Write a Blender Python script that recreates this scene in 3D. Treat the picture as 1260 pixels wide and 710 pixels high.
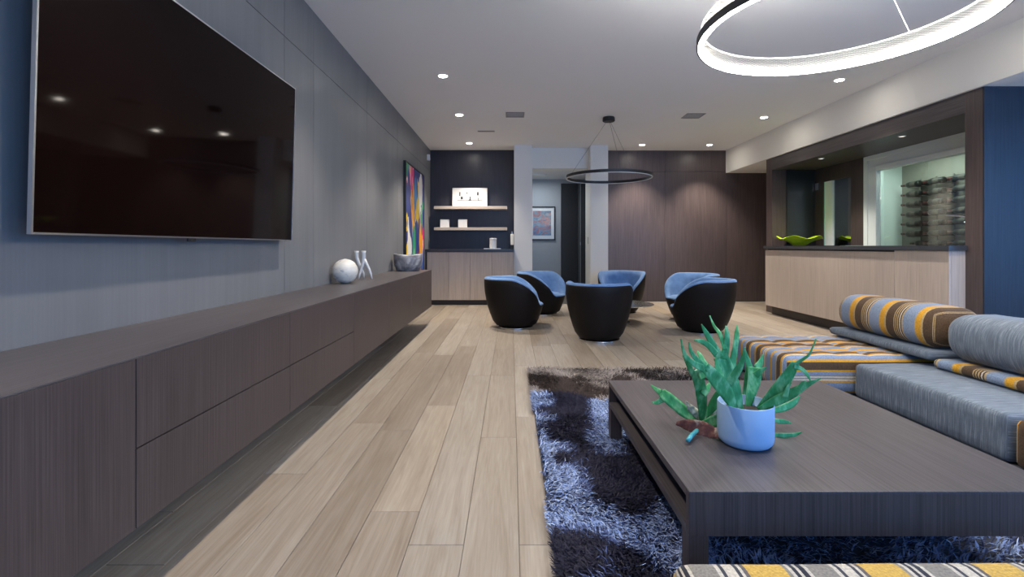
import bpy, bmesh, math, random
import numpy as np
from mathutils import Vector, Matrix, noise
random.seed(7)
PI = math.pi
for o in list(bpy.data.objects):
    bpy.data.objects.remove(o)
scn = bpy.context.scene
COL = scn.collection

# ------------------------------------------------------------------ camera
cam = bpy.data.cameras.new('camera')
cam.sensor_width = 36.0
cam.lens = 600 / 1260 * 36.0
cam.shift_x = 1 / 1260
cam.shift_y = -52 / 1260
cam.clip_start = 0.05
cam_o = bpy.data.objects.new('camera', cam)
cam_o.location = (0, 0, 0.98)
cam_o.rotation_euler = (PI / 2, 0, 0)
COL.objects.link(cam_o)
scn.camera = cam_o

# ------------------------------------------------------------------ world, light, exposure
scn.view_settings.view_transform = 'Standard'
scn.view_settings.look = 'None'
scn.view_settings.gamma = 1.0
scn.view_settings.use_curve_mapping = False
scn.view_settings.exposure = 1.40
w = bpy.data.worlds.new('sky'); scn.world = w; w.use_nodes = True
w.node_tree.nodes['Background'].inputs[0].default_value = (0.25, 0.5, 1.0, 1)
w.node_tree.nodes['Background'].inputs[1].default_value = 0.6

def area(name, loc, rot, sx, sy, power, col):
    l = bpy.data.lights.new(name, 'AREA'); l.shape = 'RECTANGLE'; l.size = sx; l.size_y = sy
    l.energy = power; l.color = col
    o = bpy.data.objects.new(name, l); o.location = loc; o.rotation_euler = rot; COL.objects.link(o)
    return o

DAY = (0.11, 0.40, 1.0)
# blue dusk daylight through the two big window openings behind the camera
area('window_and_added_daylight', (0.35, -1.96, 1.35), (PI / 2 - .55, 0, 0), 2.4, 1.8, 11, DAY)
area('window_and_added_daylight', (4.0, -1.96, 1.35), (PI / 2 - .50, 0, 0), 3.5, 1.8, 42, DAY)
area('window_and_added_daylight', (6.16, 1.0, 1.35), (0, PI / 2 - .45, 0), 1.7, 3.4, 17, DAY)  # added unseen side source, steers blue light onto the near area, off the piers
SPOT_W = 62.0
SPOT_COL = (1.0, 0.90, 0.79)

# ------------------------------------------------------------------ helpers
class MB:
    """collects shapes in world (or local) coordinates, links them as one mesh object"""
    def __init__(s): s.v = []; s.f = []; s.uv = None; s.mi = None
    def box(s, x0, x1, y0, y1, z0, z1):
        n = len(s.v)
        s.v += [(x0,y0,z0),(x1,y0,z0),(x1,y1,z0),(x0,y1,z0),(x0,y0,z1),(x1,y0,z1),(x1,y1,z1),(x0,y1,z1)]
        s.f += [tuple(n+i for i in q) for q in ((0,3,2,1),(4,5,6,7),(0,1,5,4),(1,2,6,5),(2,3,7,6),(3,0,4,7))]
        return s
    def lathe(s, cx, cy, prof, n=32, cap=True):
        """prof: list of (r, z)"""
        b = len(s.v)
        for r, z in prof:
            for i in range(n):
                a = 2*PI*i/n; s.v.append((cx+r*math.cos(a), cy+r*math.sin(a), z))
        for k in range(len(prof)-1):
            for i in range(n):
                j = (i+1) % n
                s.f.append((b+k*n+i, b+k*n+j, b+(k+1)*n+j, b+(k+1)*n+i))
        if cap:
            s.f.append(tuple(b+i for i in reversed(range(n))))
            s.f.append(tuple(b+(len(prof)-1)*n+i for i in range(n)))
        return s
    def tube(s, pts, rad, n=8, cap=True):
        pts = [Vector(p) for p in pts]
        if not hasattr(rad, '__len__'): rad = [rad]*len(pts)
        b = len(s.v); up = None
        for k, p in enumerate(pts):
            t = (pts[min(k+1, len(pts)-1)] - pts[max(k-1, 0)]).normalized()
            if up is None:
                up = Vector((0,0,1)) if abs(t.z) < .9 else Vector((1,0,0))
            u = t.cross(up).normalized(); v = u.cross(t).normalized(); up = v
            for i in range(n):
                a = 2*PI*i/n
                s.v.append(tuple(p + (u*math.cos(a)+v*math.sin(a))*rad[k]))
        for k in range(len(pts)-1):
            for i in range(n):
                j = (i+1) % n
                s.f.append((b+k*n+i, b+k*n+j, b+(k+1)*n+j, b+(k+1)*n+i))
        if cap:
            s.f.append(tuple(b+i for i in reversed(range(n))))
            s.f.append(tuple(b+(len(pts)-1)*n+i for i in range(n)))
        return s
    def grid(s, rows, close_u=False):
        """rows: equal lists of points"""
        b = len(s.v); m = len(rows[0])
        for r in rows: s.v += [tuple(p) for p in r]
        for k in range(len(rows)-1):
            for i in range(m if close_u else m-1):
                j = (i+1) % m
                s.f.append((b+k*m+i, b+k*m+j, b+(k+1)*m+j, b+(k+1)*m+i))
        return s
    def build(s, name, mat, parent=None, origin=None, smooth=False, bevel=0, weld=False, solid=0):
        """parent: Empty or mesh; vertices are given in world space relative to the thing's unrotated frame"""
        if origin is None:
            if parent is not None: origin = ORG.get(parent.name, Vector((0,0,0)))
            else:
                xs = [p[0] for p in s.v]; ys = [p[1] for p in s.v]; zs = [p[2] for p in s.v]
                origin = Vector(((min(xs)+max(xs))/2, (min(ys)+max(ys))/2, min(zs)))
        origin = Vector(origin)
        me = bpy.data.meshes.new(name)
        me.from_pydata([tuple(Vector(p)-origin) for p in s.v], [], s.f)
        if s.uv:
            ul = me.uv_layers.new(name='UVMap')
            flat = [c for f in s.uv for u in f for c in u]
            ul.data.foreach_set('uv', flat)
        for m in (mat if isinstance(mat, (list, tuple)) else [mat]): me.materials.append(m)
        if weld:
            bm = bmesh.new(); bm.from_mesh(me); bmesh.ops.remove_doubles(bm, verts=bm.verts, dist=weld)
            bmesh.ops.recalc_face_normals(bm, faces=bm.faces); bm.to_mesh(me); bm.free()
        if smooth:
            me.polygons.foreach_set('use_smooth', [True]*len(me.polygons))
        o = bpy.data.objects.new(name, me); COL.objects.link(o)
        if parent is not None:
            o.parent = parent; ORG[o.name] = origin
        else:
            o.location = origin; ORG[o.name] = origin
        if solid:
            m = o.modifiers.new('solid', 'SOLIDIFY'); m.thickness = solid; m.offset = 0
        if bevel:
            m = o.modifiers.new('bevel', 'BEVEL'); m.width = bevel; m.segments = 2; m.limit_method = 'ANGLE'; m.angle_limit = math.radians(50)
        return o
ORG = {}
def thing(name, label, cat, loc=(0,0,0), rz=0, group=None):
    o = bpy.data.objects.new(name, None); COL.objects.link(o)
    o.empty_display_size = .1
    o.location = loc; o.rotation_euler = (0,0,rz)
    ORG[o.name] = Vector(loc)
    o['label'] = label; o['category'] = cat
    if group: o['group'] = group
    return o
def tag(o, label, cat, group=None):
    o['label'] = label; o['category'] = cat
    if group: o['group'] = group
    return o
def struct(o): o['kind'] = 'structure'; return o
def stuff(o): o['kind'] = 'stuff'; return o
def dup(root, loc, rz=0, label=None):
    r = root.copy(); COL.objects.link(r); r.location = loc; r.rotation_euler = (0,0,rz)
    if label: r['label'] = label
    for ch in list(root.children):
        c = ch.copy(); COL.objects.link(c); c.parent = r
        for g in list(ch.children):
            d = g.copy(); COL.objects.link(d); d.parent = c
    return r
def box(name, mat, x0, x1, y0, y1, z0, z1, parent=None, bevel=0):
    return MB().box(x0,x1,y0,y1,z0,z1).build(name, mat, parent, bevel=bevel)

# ------------------------------------------------------------------ materials
def mat(name, col=(.5,.5,.5), rough=.5, metal=0, spec=.5, emit=None, estr=0, coat=0, sheen=0):
    m = bpy.data.materials.new(name); m.use_nodes = True
    b = m.node_tree.nodes['Principled BSDF']
    b.inputs['Base Color'].default_value = (*col, 1); b.inputs['Roughness'].default_value = rough
    b.inputs['Metallic'].default_value = metal; b.inputs['Specular IOR Level'].default_value = spec
    b.inputs['Coat Weight'].default_value = coat
    if sheen:
        b.inputs['Sheen Weight'].default_value = sheen; b.inputs['Sheen Roughness'].default_value = .4
    if emit:
        b.inputs['Emission Color'].default_value = (*emit, 1); b.inputs['Emission Strength'].default_value = estr
    return m
def N(m, t): return m.node_tree.nodes.new(t)
def L(m, a, b): m.node_tree.links.new(a, b)
def bsdf(m): return m.node_tree.nodes['Principled BSDF']
def ramp(m, stops, const=False):
    r = N(m, 'ShaderNodeValToRGB'); e = r.color_ramp.elements
    if const: r.color_ramp.interpolation = 'CONSTANT'
    while len(e) > 1: e.remove(e[-1])
    e[0].position = stops[0][0]; e[0].color = (*stops[0][1], 1)
    for p, c in stops[1:]:
        x = e.new(p); x.color = (*c, 1)
    return r
def coords(m, scale, kind='Object', rnd=False, rot=(0,0,0)):
    t = N(m, 'ShaderNodeTexCoord'); mp = N(m, 'ShaderNodeMapping'); mp.inputs['Scale'].default_value = scale
    mp.inputs['Rotation'].default_value = rot
    L(m, t.outputs[kind], mp.inputs['Vector'])
    if rnd:
        oi = N(m, 'ShaderNodeObjectInfo'); k = N(m, 'ShaderNodeMath'); k.operation = 'MULTIPLY'; k.inputs[1].default_value = 37.0
        L(m, oi.outputs['Random'], k.inputs[0]); L(m, k.outputs[0], mp.inputs['Location'])
    return mp.outputs[0]
def noise_tex(m, vec, scale=1, detail=4, rough=.6, dist=0):
    n = N(m, 'ShaderNodeTexNoise'); n.inputs['Scale'].default_value = scale; n.inputs['Detail'].default_value = detail
    n.inputs['Roughness'].default_value = rough; n.inputs['Distortion'].default_value = dist
    L(m, vec, n.inputs['Vector']); return n.outputs['Fac']
def bump(m, h, strength=.1, dist=.01):
    b = N(m, 'ShaderNodeBump'); b.inputs['Strength'].default_value = strength; b.inputs['Distance'].default_value = dist
    L(m, h, b.inputs['Height']); L(m, b.outputs[0], bsdf(m).inputs['Normal'])
def mixc(m, fac, a, b, mode='MIX'):
    x = N(m, 'ShaderNodeMix'); x.data_type = 'RGBA'; x.blend_type = mode
    for s, v in ((x.inputs[0], fac), (x.inputs[6], a), (x.inputs[7], b)):
        if hasattr(v, 'is_output'): L(m, v, s)
        elif isinstance(v, tuple): s.default_value = (*v, 1)
        else: s.default_value = v
    return x.outputs[2]

def veneer(name, c0, c1, axis, rough=.45, fine=130, spec=.4, bs=.12, var=0):
    """straight-grained timber veneer: dense fine lines running along axis"""
    m = mat(name, c0, rough, spec=spec)
    sc = [fine, fine, fine]; sc['xyz'.index(axis)] = 2.2
    v = coords(m, sc)
    n = noise_tex(m, v, 1, 3, .7)
    sc2 = [7, 7, 7]; sc2['xyz'.index(axis)] = .5
    n2 = noise_tex(m, coords(m, sc2), 1, 2)
    r = ramp(m, [(.3, c0), (.7, c1)]); L(m, n, r.inputs[0])
    r2 = ramp(m, [(.3, (.93,.93,.93)), (.7, (1.06,1.06,1.06))]); L(m, n2, r2.inputs[0])
    c = mixc(m, 1.0, r.outputs[0], r2.outputs[0], 'MULTIPLY')
    if var:
        oi = N(m, 'ShaderNodeObjectInfo'); rv = ramp(m, [(0, (1-var,)*3), (1, (1+var,)*3)]); L(m, oi.outputs['Random'], rv.inputs[0])
        c = mixc(m, 1.0, c, rv.outputs[0], 'MULTIPLY')
    L(m, c, bsdf(m).inputs['Base Color'])
    bump(m, n, bs, .004)
    return m

M = {}
M['ceiling'] = mat('ceiling_paint', (.80,.80,.81), .9, spec=.2)
M['white'] = mat('white_paint', (.84,.825,.78), .8, spec=.2)
M['wall_grey'] = veneer('grey_wall_veneer', (.165,.166,.170), (.182,.183,.187), 'z', .45, 90, .3, .03, .02)
M['joint'] = mat('dark_joint', (.006,.006,.007), .8)
M['dark_z'] = veneer('dark_veneer_upright', (.038,.027,.026), (.090,.068,.064), 'z', .42, 240)
M['dark_y'] = veneer('dark_veneer_along', (.050,.042,.044), (.105,.092,.095), 'y', .36, 150)
M['dark_x'] = veneer('dark_veneer_across', (.040,.032,.033), (.098,.082,.082), 'x', .40, 170)
M['panel_z'] = veneer('plum_veneer_panel', (.058,.041,.039), (.105,.078,.074), 'z', .38, 120, .45, .04, .04)
M['navy'] = veneer('blue_black_panel', (.026,.026,.036), (.042,.041,.054), 'z', .35, 90, .45, .04)
M['blue_lit_z'] = veneer('daylit_blue_veneer', (.015,.021,.034), (.026,.034,.050), 'z', .42, 120, .4, .06)  # blue daylight cast on the bar's end panel, put into the veneer colour
M['beige_z'] = veneer('bleached_oak_upright', (.42,.35,.295), (.56,.48,.42), 'z', .5, 120, .35, .05, .03)
M['beige_x'] = veneer('bleached_oak_shelf', (.40,.34,.29), (.52,.46,.40), 'x', .5, 120, .35, .05)
M['toe'] = mat('toe_kick_brown', (.045,.034,.034), .5)
M['stone'] = mat('charcoal_stone', (.045,.048,.056), .28)
M['black'] = mat('black_satin', (.012,.012,.013), .45)
M['screen'] = mat('tv_glass', (.006,.0025,.002), .05, spec=.10)
M['silver'] = mat('brushed_silver', (.62,.63,.66), .3, 1)
M['chrome'] = mat('chrome', (.8,.8,.8), .08, 1)
M['leather'] = mat('dark_brown_leather', (.010,.008,.0075), .5, spec=.14)
M['glazed'] = mat('white_glaze', (.66,.66,.64), .25)
M['grey_vent'] = mat('grey_grille', (.25,.25,.26), .6)
M['lens'] = mat('lamp_lens', (1,1,1), .4, emit=(1,.93,.82), estr=60)
M['lens_dim'] = mat('small_lamp_lens', (.6,.6,.58), .4, emit=(1,.93,.82), estr=.5)
M['trimw'] = mat('white_lamp_trim', (.75,.75,.74), .5)
M['pot'] = mat('pale_blue_ceramic', (.33,.48,.68), .5)
M['corridor'] = mat('corridor_paint', (.36,.38,.40), .85)
M['glass'] = mat('clear_glass', (.9,.97,.95), .0)
bsdf(M['glass']).inputs['Transmission Weight'].default_value = 1; bsdf(M['glass']).inputs['IOR'].default_value = 1.45
M['mirror'] = mat('dark_mirror', (.55,.60,.60), .02, 1)
M['cellar'] = mat('cellar_paint', (.30,.28,.24), .7)
M['frame_w'] = mat('window_frame_paint', (.78,.85,.83), .5)
M['bottle'] = mat('dark_bottle_glass', (.010,.012,.010), .3, spec=.3)
M['foil'] = mat('bottle_foil', (.10,.015,.015), .35, .4)
M['rail'] = mat('rack_metal', (.35,.34,.32), .4, .8)
M['soil'] = mat('potting_soil', (.03,.022,.016), .95)
M['stem'] = mat('cut_stem', (.06,.38,.40), .5)
M['led'] = mat('led_strip', (1,1,1), .5, emit=(1,.95,.86), estr=55)
M['strand'] = mat('acrylic_strand', (.13,.13,.125), .35)
M['led_off'] = mat('unlit_diffuser', (.75,.75,.72), .5)
M['cord'] = mat('suspension_wire', (.12,.12,.12), .4, .6)

# upholstery blue velvet
m = M['velvet'] = mat('blue_velvet', (.075,.135,.26), .8, spec=.25, sheen=.5)
bsdf(m).inputs['Sheen Tint'].default_value = (.6,.75,1,1)
n = noise_tex(m, coords(m, (9,9,9)), 1, 3); r = ramp(m, [(.3,(.11,.21,.40)),(.7,(.18,.31,.54))]); L(m, n, r.inputs[0]); L(m, r.outputs[0], bsdf(m).inputs['Base Color'])
# leaf
m = M['leaf'] = mat('staghorn_leaf', (.05,.28,.14), .5, spec=.4)
n = noise_tex(m, coords(m, (34,34,16)), 1, 3); r = ramp(m, [(.30,(.018,.18,.045)),(.50,(.05,.31,.10)),(.66,(.22,.50,.24))]); L(m, n, r.inputs[0]); L(m, r.outputs[0], bsdf(m).inputs['Base Color'])
bsdf(m).inputs['Subsurface Weight'].default_value = .0
m = M['dry'] = mat('dry_leaf', (.5,.45,.33), .8)
n = noise_tex(m, coords(m, (40,40,40)), 1, 3); r = ramp(m, [(.3,(.22,.20,.09)),(.6,(.66,.62,.5))]); L(m, n, r.inputs[0]); L(m, r.outputs[0], bsdf(m).inputs['Base Color'])
m = M['shield'] = mat('maroon_shield', (.1,.02,.02), .7)
n = noise_tex(m, coords(m, (30,30,30)), 1, 4); r = ramp(m, [(.35,(.07,.016,.016)),(.55,(.17,.06,.045)),(.68,(.45,.36,.26))]); L(m, n, r.inputs[0]); L(m, r.outputs[0], bsdf(m).inputs['Base Color'])
# lime glass bowl
m = M['lime'] = mat('lime_glass', (.56,.80,.03), .2)
bsdf(m).inputs['Transmission Weight'].default_value = .08
# oak floor plank: pale washed oak, every plank its own tone and figure
m = M['oak'] = mat('washed_oak', (.4,.34,.28), .36, spec=.45)
v = coords(m, (26,1.6,8), rnd=True)
n = noise_tex(m, v, 1, 5, .65, 1.2)
n2 = noise_tex(m, coords(m, (150,5,40), rnd=True), 1, 2, .6)
n3 = noise_tex(m, coords(m, (5,.9,3), rnd=True), 1, 2, .5)
r = ramp(m, [(.25,(.235,.192,.148)),(.52,(.310,.268,.220)),(.78,(.370,.332,.288))]); L(m, n, r.inputs[0])
r2 = ramp(m, [(.35,(.92,.92,.92)),(.65,(1.05,1.05,1.05))]); L(m, n2, r2.inputs[0])
c = mixc(m, 1.0, r.outputs[0], r2.outputs[0], 'MULTIPLY')
oi = N(m, 'ShaderNodeObjectInfo'); rv = ramp(m, [(0,(.78,.74,.70)),(.35,(.98,.95,.92)),(.65,(1.0,1.0,1.0)),(.85,(1.14,1.14,1.14)),(1,(.92,.84,.72))]); L(m, oi.outputs['Random'], rv.inputs[0])
c = mixc(m, 1.0, c, rv.outputs[0], 'MULTIPLY')
L(m, c, bsdf(m).inputs['Base Color'])
rr = N(m, 'ShaderNodeMapRange'); L(m, n3, rr.inputs[0]); rr.inputs[3].default_value = .28; rr.inputs[4].default_value = .48; L(m, rr.outputs[0], bsdf(m).inputs['Roughness'])
bump(m, n2, .12, .002)
M['subfloor'] = mat('plank_joint', (.20,.165,.13), .8)

# striped and ikat upholstery
BLUE=(.20,.255,.36); OCH=(.58,.29,.025); BRN=(.085,.052,.030); TAN=(.42,.30,.15); CRM=(.55,.50,.42); GRY=(.24,.22,.19)
def stripes(name, seq, period, t0=0):
    m = mat(name, (.5,.5,.5), .9, spec=.15, sheen=.15)
    t = N(m, 'ShaderNodeTexCoord'); sx = N(m, 'ShaderNodeSeparateXYZ'); L(m, t.outputs['UV'], sx.inputs[0])
    s0 = N(m, 'ShaderNodeMath'); s0.operation = 'SUBTRACT'; s0.inputs[1].default_value = t0; L(m, sx.outputs[0], s0.inputs[0])
    d = N(m, 'ShaderNodeMath'); d.operation = 'DIVIDE'; d.inputs[1].default_value = period; L(m, s0.outputs[0], d.inputs[0])
    fr = N(m, 'ShaderNodeMath'); fr.operation = 'FRACT'; L(m, d.outputs[0], fr.inputs[0])
    tot = sum(wd for wd, c in seq); st = []; p = 0
    for wd, c in seq: st.append((p/tot, c)); p += wd
    r = ramp(m, st, True); L(m, fr.outputs[0], r.inputs[0])
    n = noise_tex(m, coords(m, (160,160,160)), 1, 2); r2 = ramp(m, [(.3,(.72,.72,.72)),(.7,(1.2,1.2,1.2))]); L(m, n, r2.inputs[0])
    L(m, mixc(m, 1.0, r.outputs[0], r2.outputs[0], 'MULTIPLY'), bsdf(m).inputs['Base Color'])
    bump(m, n, .25, .003)
    return m
M['stripe_a'] = stripes('ochre_blue_stripe', [(20,OCH),(60,BLUE),(12,OCH),(10,CRM),(8,GRY),(10,CRM),(8,GRY),(18,BLUE),(15,OCH),(52,BRN),(22,OCH),(52,BLUE),(10,CRM),(20,OCH),(45,BRN),(12,TAN),(48,BLUE)], .422, 2.91)
M['stripe_d'] = stripes('ochre_blue_stripe_shifted', [(20,OCH),(60,BLUE),(12,OCH),(10,CRM),(8,GRY),(10,CRM),(8,GRY),(18,BLUE),(15,OCH),(52,BRN),(22,OCH),(52,BLUE),(10,CRM),(20,OCH),(45,BRN),(12,TAN),(48,BLUE)], .422, 1.91)
M['stripe_b'] = stripes('bolster_stripe', [(7,TAN),(8,BRN),(7,TAN),(8,BRN),(7,TAN),(64,BRN),(13,TAN),(40,OCH),(8,TAN),(90,BLUE),(10,TAN),(9,BRN),(8,CRM),(9,BRN)], .300, 2.958)
M['stripe_c'] = stripes('taupe_ochre_stripe', [(5.5,OCH if False else (.56,.36,.08)),(.5,GRY),(.5,CRM),(.6,(.03,.03,.04)),(.5,CRM),(.8,(.03,.03,.04)),(.5,CRM),(3.6,GRY),(.6,CRM),(.5,(.05,.05,.06)),(1.6,CRM),(.5,(.05,.05,.06)),(.5,CRM),(.6,(.12,.1,.1))], .265)
m = M['ikat'] = mat('grey_blue_ikat', (.2,.24,.3), .9, spec=.15, sheen=.2)
t = N(m, 'ShaderNodeTexCoord'); mp = N(m, 'ShaderNodeMapping'); mp.inputs['Scale'].default_value = (140, 7, 1); L(m, t.outputs['UV'], mp.inputs[0])
n = noise_tex(m, mp.outputs[0], 1, 4, .7)
r = ramp(m, [(.28,(.070,.088,.112)),(.5,(.125,.152,.19)),(.74,(.27,.30,.34))]); L(m, n, r.inputs[0]); L(m, r.outputs[0], bsdf(m).inputs['Base Color'])
bump(m, noise_tex(m, coords(m, (200,200,200)), 1, 2), .2, .003)
# rug pile: colour stored on each strand, blue daylight tint included
m = M['pile'] = mat('shaggy_pile', (.3,.3,.35), .55, spec=.15)
a = N(m, 'ShaderNodeAttribute'); a.attribute_name = 'tone'; L(m, a.outputs['Color'], bsdf(m).inputs['Base Color'])
M['rug_base'] = mat('rug_backing', (.05,.05,.06), .95)
# painting: loose vertical brush drips of strong colour
m = M['paint'] = mat('abstract_paint', (.5,.1,.1), .5)
v = coords(m, (1,2.4,.9))
n = noise_tex(m, v, 2.0, 1.5, .45, 1.0)
vo = N(m, 'ShaderNodeTexVoronoi'); vo.inputs['Scale'].default_value = 3.2; vo.feature = 'F1'
ds = N(m, 'ShaderNodeMix'); ds.data_type = 'RGBA'; ds.inputs[0].default_value = .35
nn = N(m, 'ShaderNodeTexNoise'); nn.inputs['Scale'].default_value = 2.5; L(m, v, nn.inputs['Vector']); L(m, v, ds.inputs[6]); L(m, nn.outputs['Color'], ds.inputs[7]); L(m, ds.outputs[2], vo.inputs['Vector'])
sv = N(m, 'ShaderNodeSeparateColor'); L(m, vo.outputs['Color'], sv.inputs[0])
r = ramp(m, [(0,(.02,.04,.20)),(.16,(.02,.10,.38)),(.28,(.85,.36,.02)),(.38,(.62,.02,.06)),(.48,(.02,.03,.18)),(.60,(.03,.32,.12)),(.68,(.80,.76,.70)),(.76,(.9,.62,.03)),(.85,(.72,.04,.20)),(.93,(.02,.22,.55))], True); L(m, sv.outputs[0], r.inputs[0])
rl = ramp(m, [(0,(1,1,1)),(.36,(0,0,0)),(.60,(0,0,0)),(.66,(1,1,1))], True); L(m, n, rl.inputs[0])
rn = ramp(m, [(0,(.02,.03,.17)),(.30,(.82,.78,.72)),(.345,(.7,.03,.08)),(.5,(.02,.04,.22))], True); L(m, n, rn.inputs[0])
r = N(m, 'ShaderNodeMix'); r.data_type = 'RGBA'; L(m, rl.outputs[0], r.inputs[0]); L(m, [x for x in m.node_tree.nodes if x.bl_idname=='ShaderNodeValToRGB'][0].outputs[0], r.inputs[6]); L(m, rn.outputs[0], r.inputs[7])
L(m, r.outputs[2], bsdf(m).inputs['Base Color'])
m = M['print_colour'] = mat('small_abstract_print', (.3,.3,.4), .15)
n = noise_tex(m, coords(m, (6,6,9)), 1, 4, .6, .8); r = ramp(m, [(.3,(.03,.07,.13)),(.45,(.12,.19,.26)),(.57,(.30,.06,.03)),(.60,(.06,.10,.18)),(.75,(.35,.36,.34))]); L(m, n, r.inputs[0]); L(m, r.outputs[0], bsdf(m).inputs['Base Color'])
# ceramic ball & bowl
m = M['ball'] = mat('marbled_ceramic', (.6,.58,.52), .45)
n = noise_tex(m, coords(m, (11,11,22)), 1, 4, .6, 1.0); r = ramp(m, [(.30,(.16,.20,.28)),(.45,(.60,.58,.52)),(.62,(.68,.66,.60)),(.75,(.42,.33,.24))]); L(m, n, r.inputs[0]); L(m, r.outputs[0], bsdf(m).inputs['Base Color'])
m = M['bowl'] = mat('smoked_stoneware', (.3,.3,.32), .4)
n = noise_tex(m, coords(m, (5,5,7)), 1, 4, .6, 1.0); r = ramp(m, [(.30,(.05,.05,.06)),(.5,(.20,.20,.22)),(.7,(.55,.55,.55))]); L(m, n, r.inputs[0]); L(m, r.outputs[0], bsdf(m).inputs['Base Color'])
m = M['smoke_metal'] = mat('bronze_metal', (.40,.39,.34), .25, .9)

# ================================================================== THE SETTING
XL, XR, YB, YR, H = -1.43, 6.2, 8.66, -2.0, 2.68
# floor: slab with single planks laid on it
floor = struct(box('floor', M['subfloor'], XL-.1, XR+.1, YR-.1, 9.9, -.12, -.004))
PW = .182
plank_mesh = {}
def plank_me(wd, ln):
    k = (round(wd,3), round(ln,2))
    if k not in plank_mesh:
        g = .0011; b = .0012; x = wd/2-g; y = ln/2-g
        v = [(-x,-y,-.004),(x,-y,-.004),(x,y,-.004),(-x,y,-.004),(-x,-y,-b),(x,-y,-b),(x,y,-b),(-x,y,-b),(-x+b,-y+b,0),(x-b,-y+b,0),(x-b,y-b,0),(-x+b,y-b,0)]
        f = [(0,1,5,4),(1,2,6,5),(2,3,7,6),(3,0,4,7),(4,5,9,8),(5,6,10,9),(6,7,11,10),(7,4,8,11),(8,9,10,11)]
        me = bpy.data.meshes.new('plank'); me.from_pydata(v, [], f); me.materials.append(M['oak']); plank_mesh[k] = me
    return plank_mesh[k]
x = XL; row = 0; n_pl = 0
rng = random.Random(11)
while x < XR-.02:
    wd = min(PW, XR-x)
    y1 = 9.8 if -.5 < x < 1.5 else 8.75
    y = YR; first = True
    while y < y1-.02:
        ln = rng.choice((1.2, 1.5, 1.8, 2.1)) if x < 2.6 else rng.choice((2.1, 2.5))
        if first: ln = rng.choice((.5, .9, 1.3, 1.7)); first = False
        if y1-(y+ln) < .5: ln = y1-y
        o = bpy.data.objects.new('plank', plank_me(wd, ln)); COL.objects.link(o)
        o.location = (x+wd/2, y+ln/2, 0); o.location -= ORG[floor.name]; o.parent = floor
        y += ln; n_pl += 1
    x += wd; row += 1

# left wall: substrate + flush panels with thin shadow joints
wl = struct(box('wall_left', M['joint'], XL-.14, XL-.02, YR, 8.75, 0, H))
ys = [YR, -.70, .50, 3.075, 3.53, 4.834, 6.13, 7.43, 8.62]
for a, b in zip(ys, ys[1:]):
    for z0, z1 in ((0, 2.304), (2.308, H)):
        box('panel', M['wall_grey'], XL-.02, XL, a+.002, b-.002, z0, z1-(.001 if z1 == H else 0), wl)

# ceiling with the dropped soffit on the right
ceil = struct(box('ceiling', M['ceiling'], XL-.14, XR+.1, YR-.1, 8.8, H, H+.12))
box('soffit', M['white'], 3.81, XR, YR, 8.66, 2.28, H, ceil)

# back wall: plum panels right of the opening, navy alcove on the left, white piers between
wb = struct(box('wall_back', M['joint'], 1.5, XR, 8.68, 8.80, 0, H))
for a, b in ((1.63, 2.728), (2.728, 3.812), (3.812, 4.53)):
    for z0, z1 in ((.01, 2.302), (2.306, H)):
        if a > 3.8 and z0 > 1: continue
        z1 = min(z1, 2.279) if a > 3.8 else z1-.001
        box('panel', M['panel_z'], a+.002, b-.002, 8.66, 8.68, z0, z1, wb)
wa = struct(box('wall_alcove', M['navy'], XL-.02, .06, 8.62, 8.75, 0, H))
wp = struct(MB().box(.05,.355,8.2,8.75,0,H).build('wall_pier', M['white']))
wp2 = struct(MB().box(1.335,1.63,8.2,8.76,0,H).build('wall_pier', M['white']))
box('light_switch', mat('switch_plate', (.45,.45,.44), .5), 1.331, 1.335, 8.42, 8.50, 1.02, 1.14, wp2)
wh = struct(MB().box(.355,1.335,8.42,8.75,2.326,H).build('wall_header', M['white']))
# corridor beyond the opening
wc = struct(box('wall_corridor', M['corridor'], -.62, 1.62, 9.8, 9.92, 0, 2.5))
struct(box('wall_corridor_left', M['corridor'], -.62, -.5, 8.76, 9.8, 0, 2.5))
struct(box('wall_corridor_right', M['corridor'], 1.5, 1.62, 8.81, 9.8, 0, 2.5))
struct(box('ceiling_corridor', M['ceiling'], -.5, 1.5, 8.75, 9.8, 2.326, 2.5))
d1 = struct(box('door_1', mat('black_door', (.008,.008,.009), .5), 1.00, 1.33, 9.755, 9.795, .01, 2.235))
box('door_edge', mat('door_edge_grey', (.06,.065,.07), .4), 1.335, 1.375, 9.74, 9.795, .01, 2.235, d1)
box('door_edge', M['grey_vent'], 1.375, 1.39, 9.735, 9.795, .01, 2.235, d1)
box('door_edge', mat('door_stile', (.035,.036,.04), .4), 1.39, 1.49, 9.74, 9.795, .01, 2.235, d1)
box('door_handle', M['silver'], 1.378, 1.387, 9.715, 9.735, 1.0, 1.06, d1)

# walls behind and to the right of the camera, window openings behind
wr = struct(MB().box(XL-.14,XR+.1,YR-.14,YR,0,.40).box(XL-.14,XR+.1,YR-.14,YR,2.3,H).box(XL-.14,-.9,YR-.14,YR,.4,2.3).box(1.6,2.2,YR-.14,YR,.4,2.3).box(5.8,XR+.1,YR-.14,YR,.4,2.3).build('wall_rear', M['white']))
for k, (a, b) in enumerate(((-.9,1.6),(2.2,5.8))):
    q = MB()
    for p0, p1 in ((a,a+.05),(b-.05,b),((a+b)/2-.025,(a+b)/2+.025)): q.box(p0,p1,YR-.1,YR-.04,.4,2.3)
    q.box(a,b,YR-.1,YR-.04,.4,.45).box(a,b,YR-.1,YR-.04,2.25,2.3)
    struct(q.build('window_%d' % (k+2), M['black']))
struct(MB().box(XR,XR+.12,YR,-.75,0,2.4).box(XR,XR+.12,2.75,8.8,0,2.4).box(XR,XR+.12,-.75,2.75,0,.4).box(XR,XR+.12,-.75,2.75,2.25,2.4).build('wall_far_right', M['white']))
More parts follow.
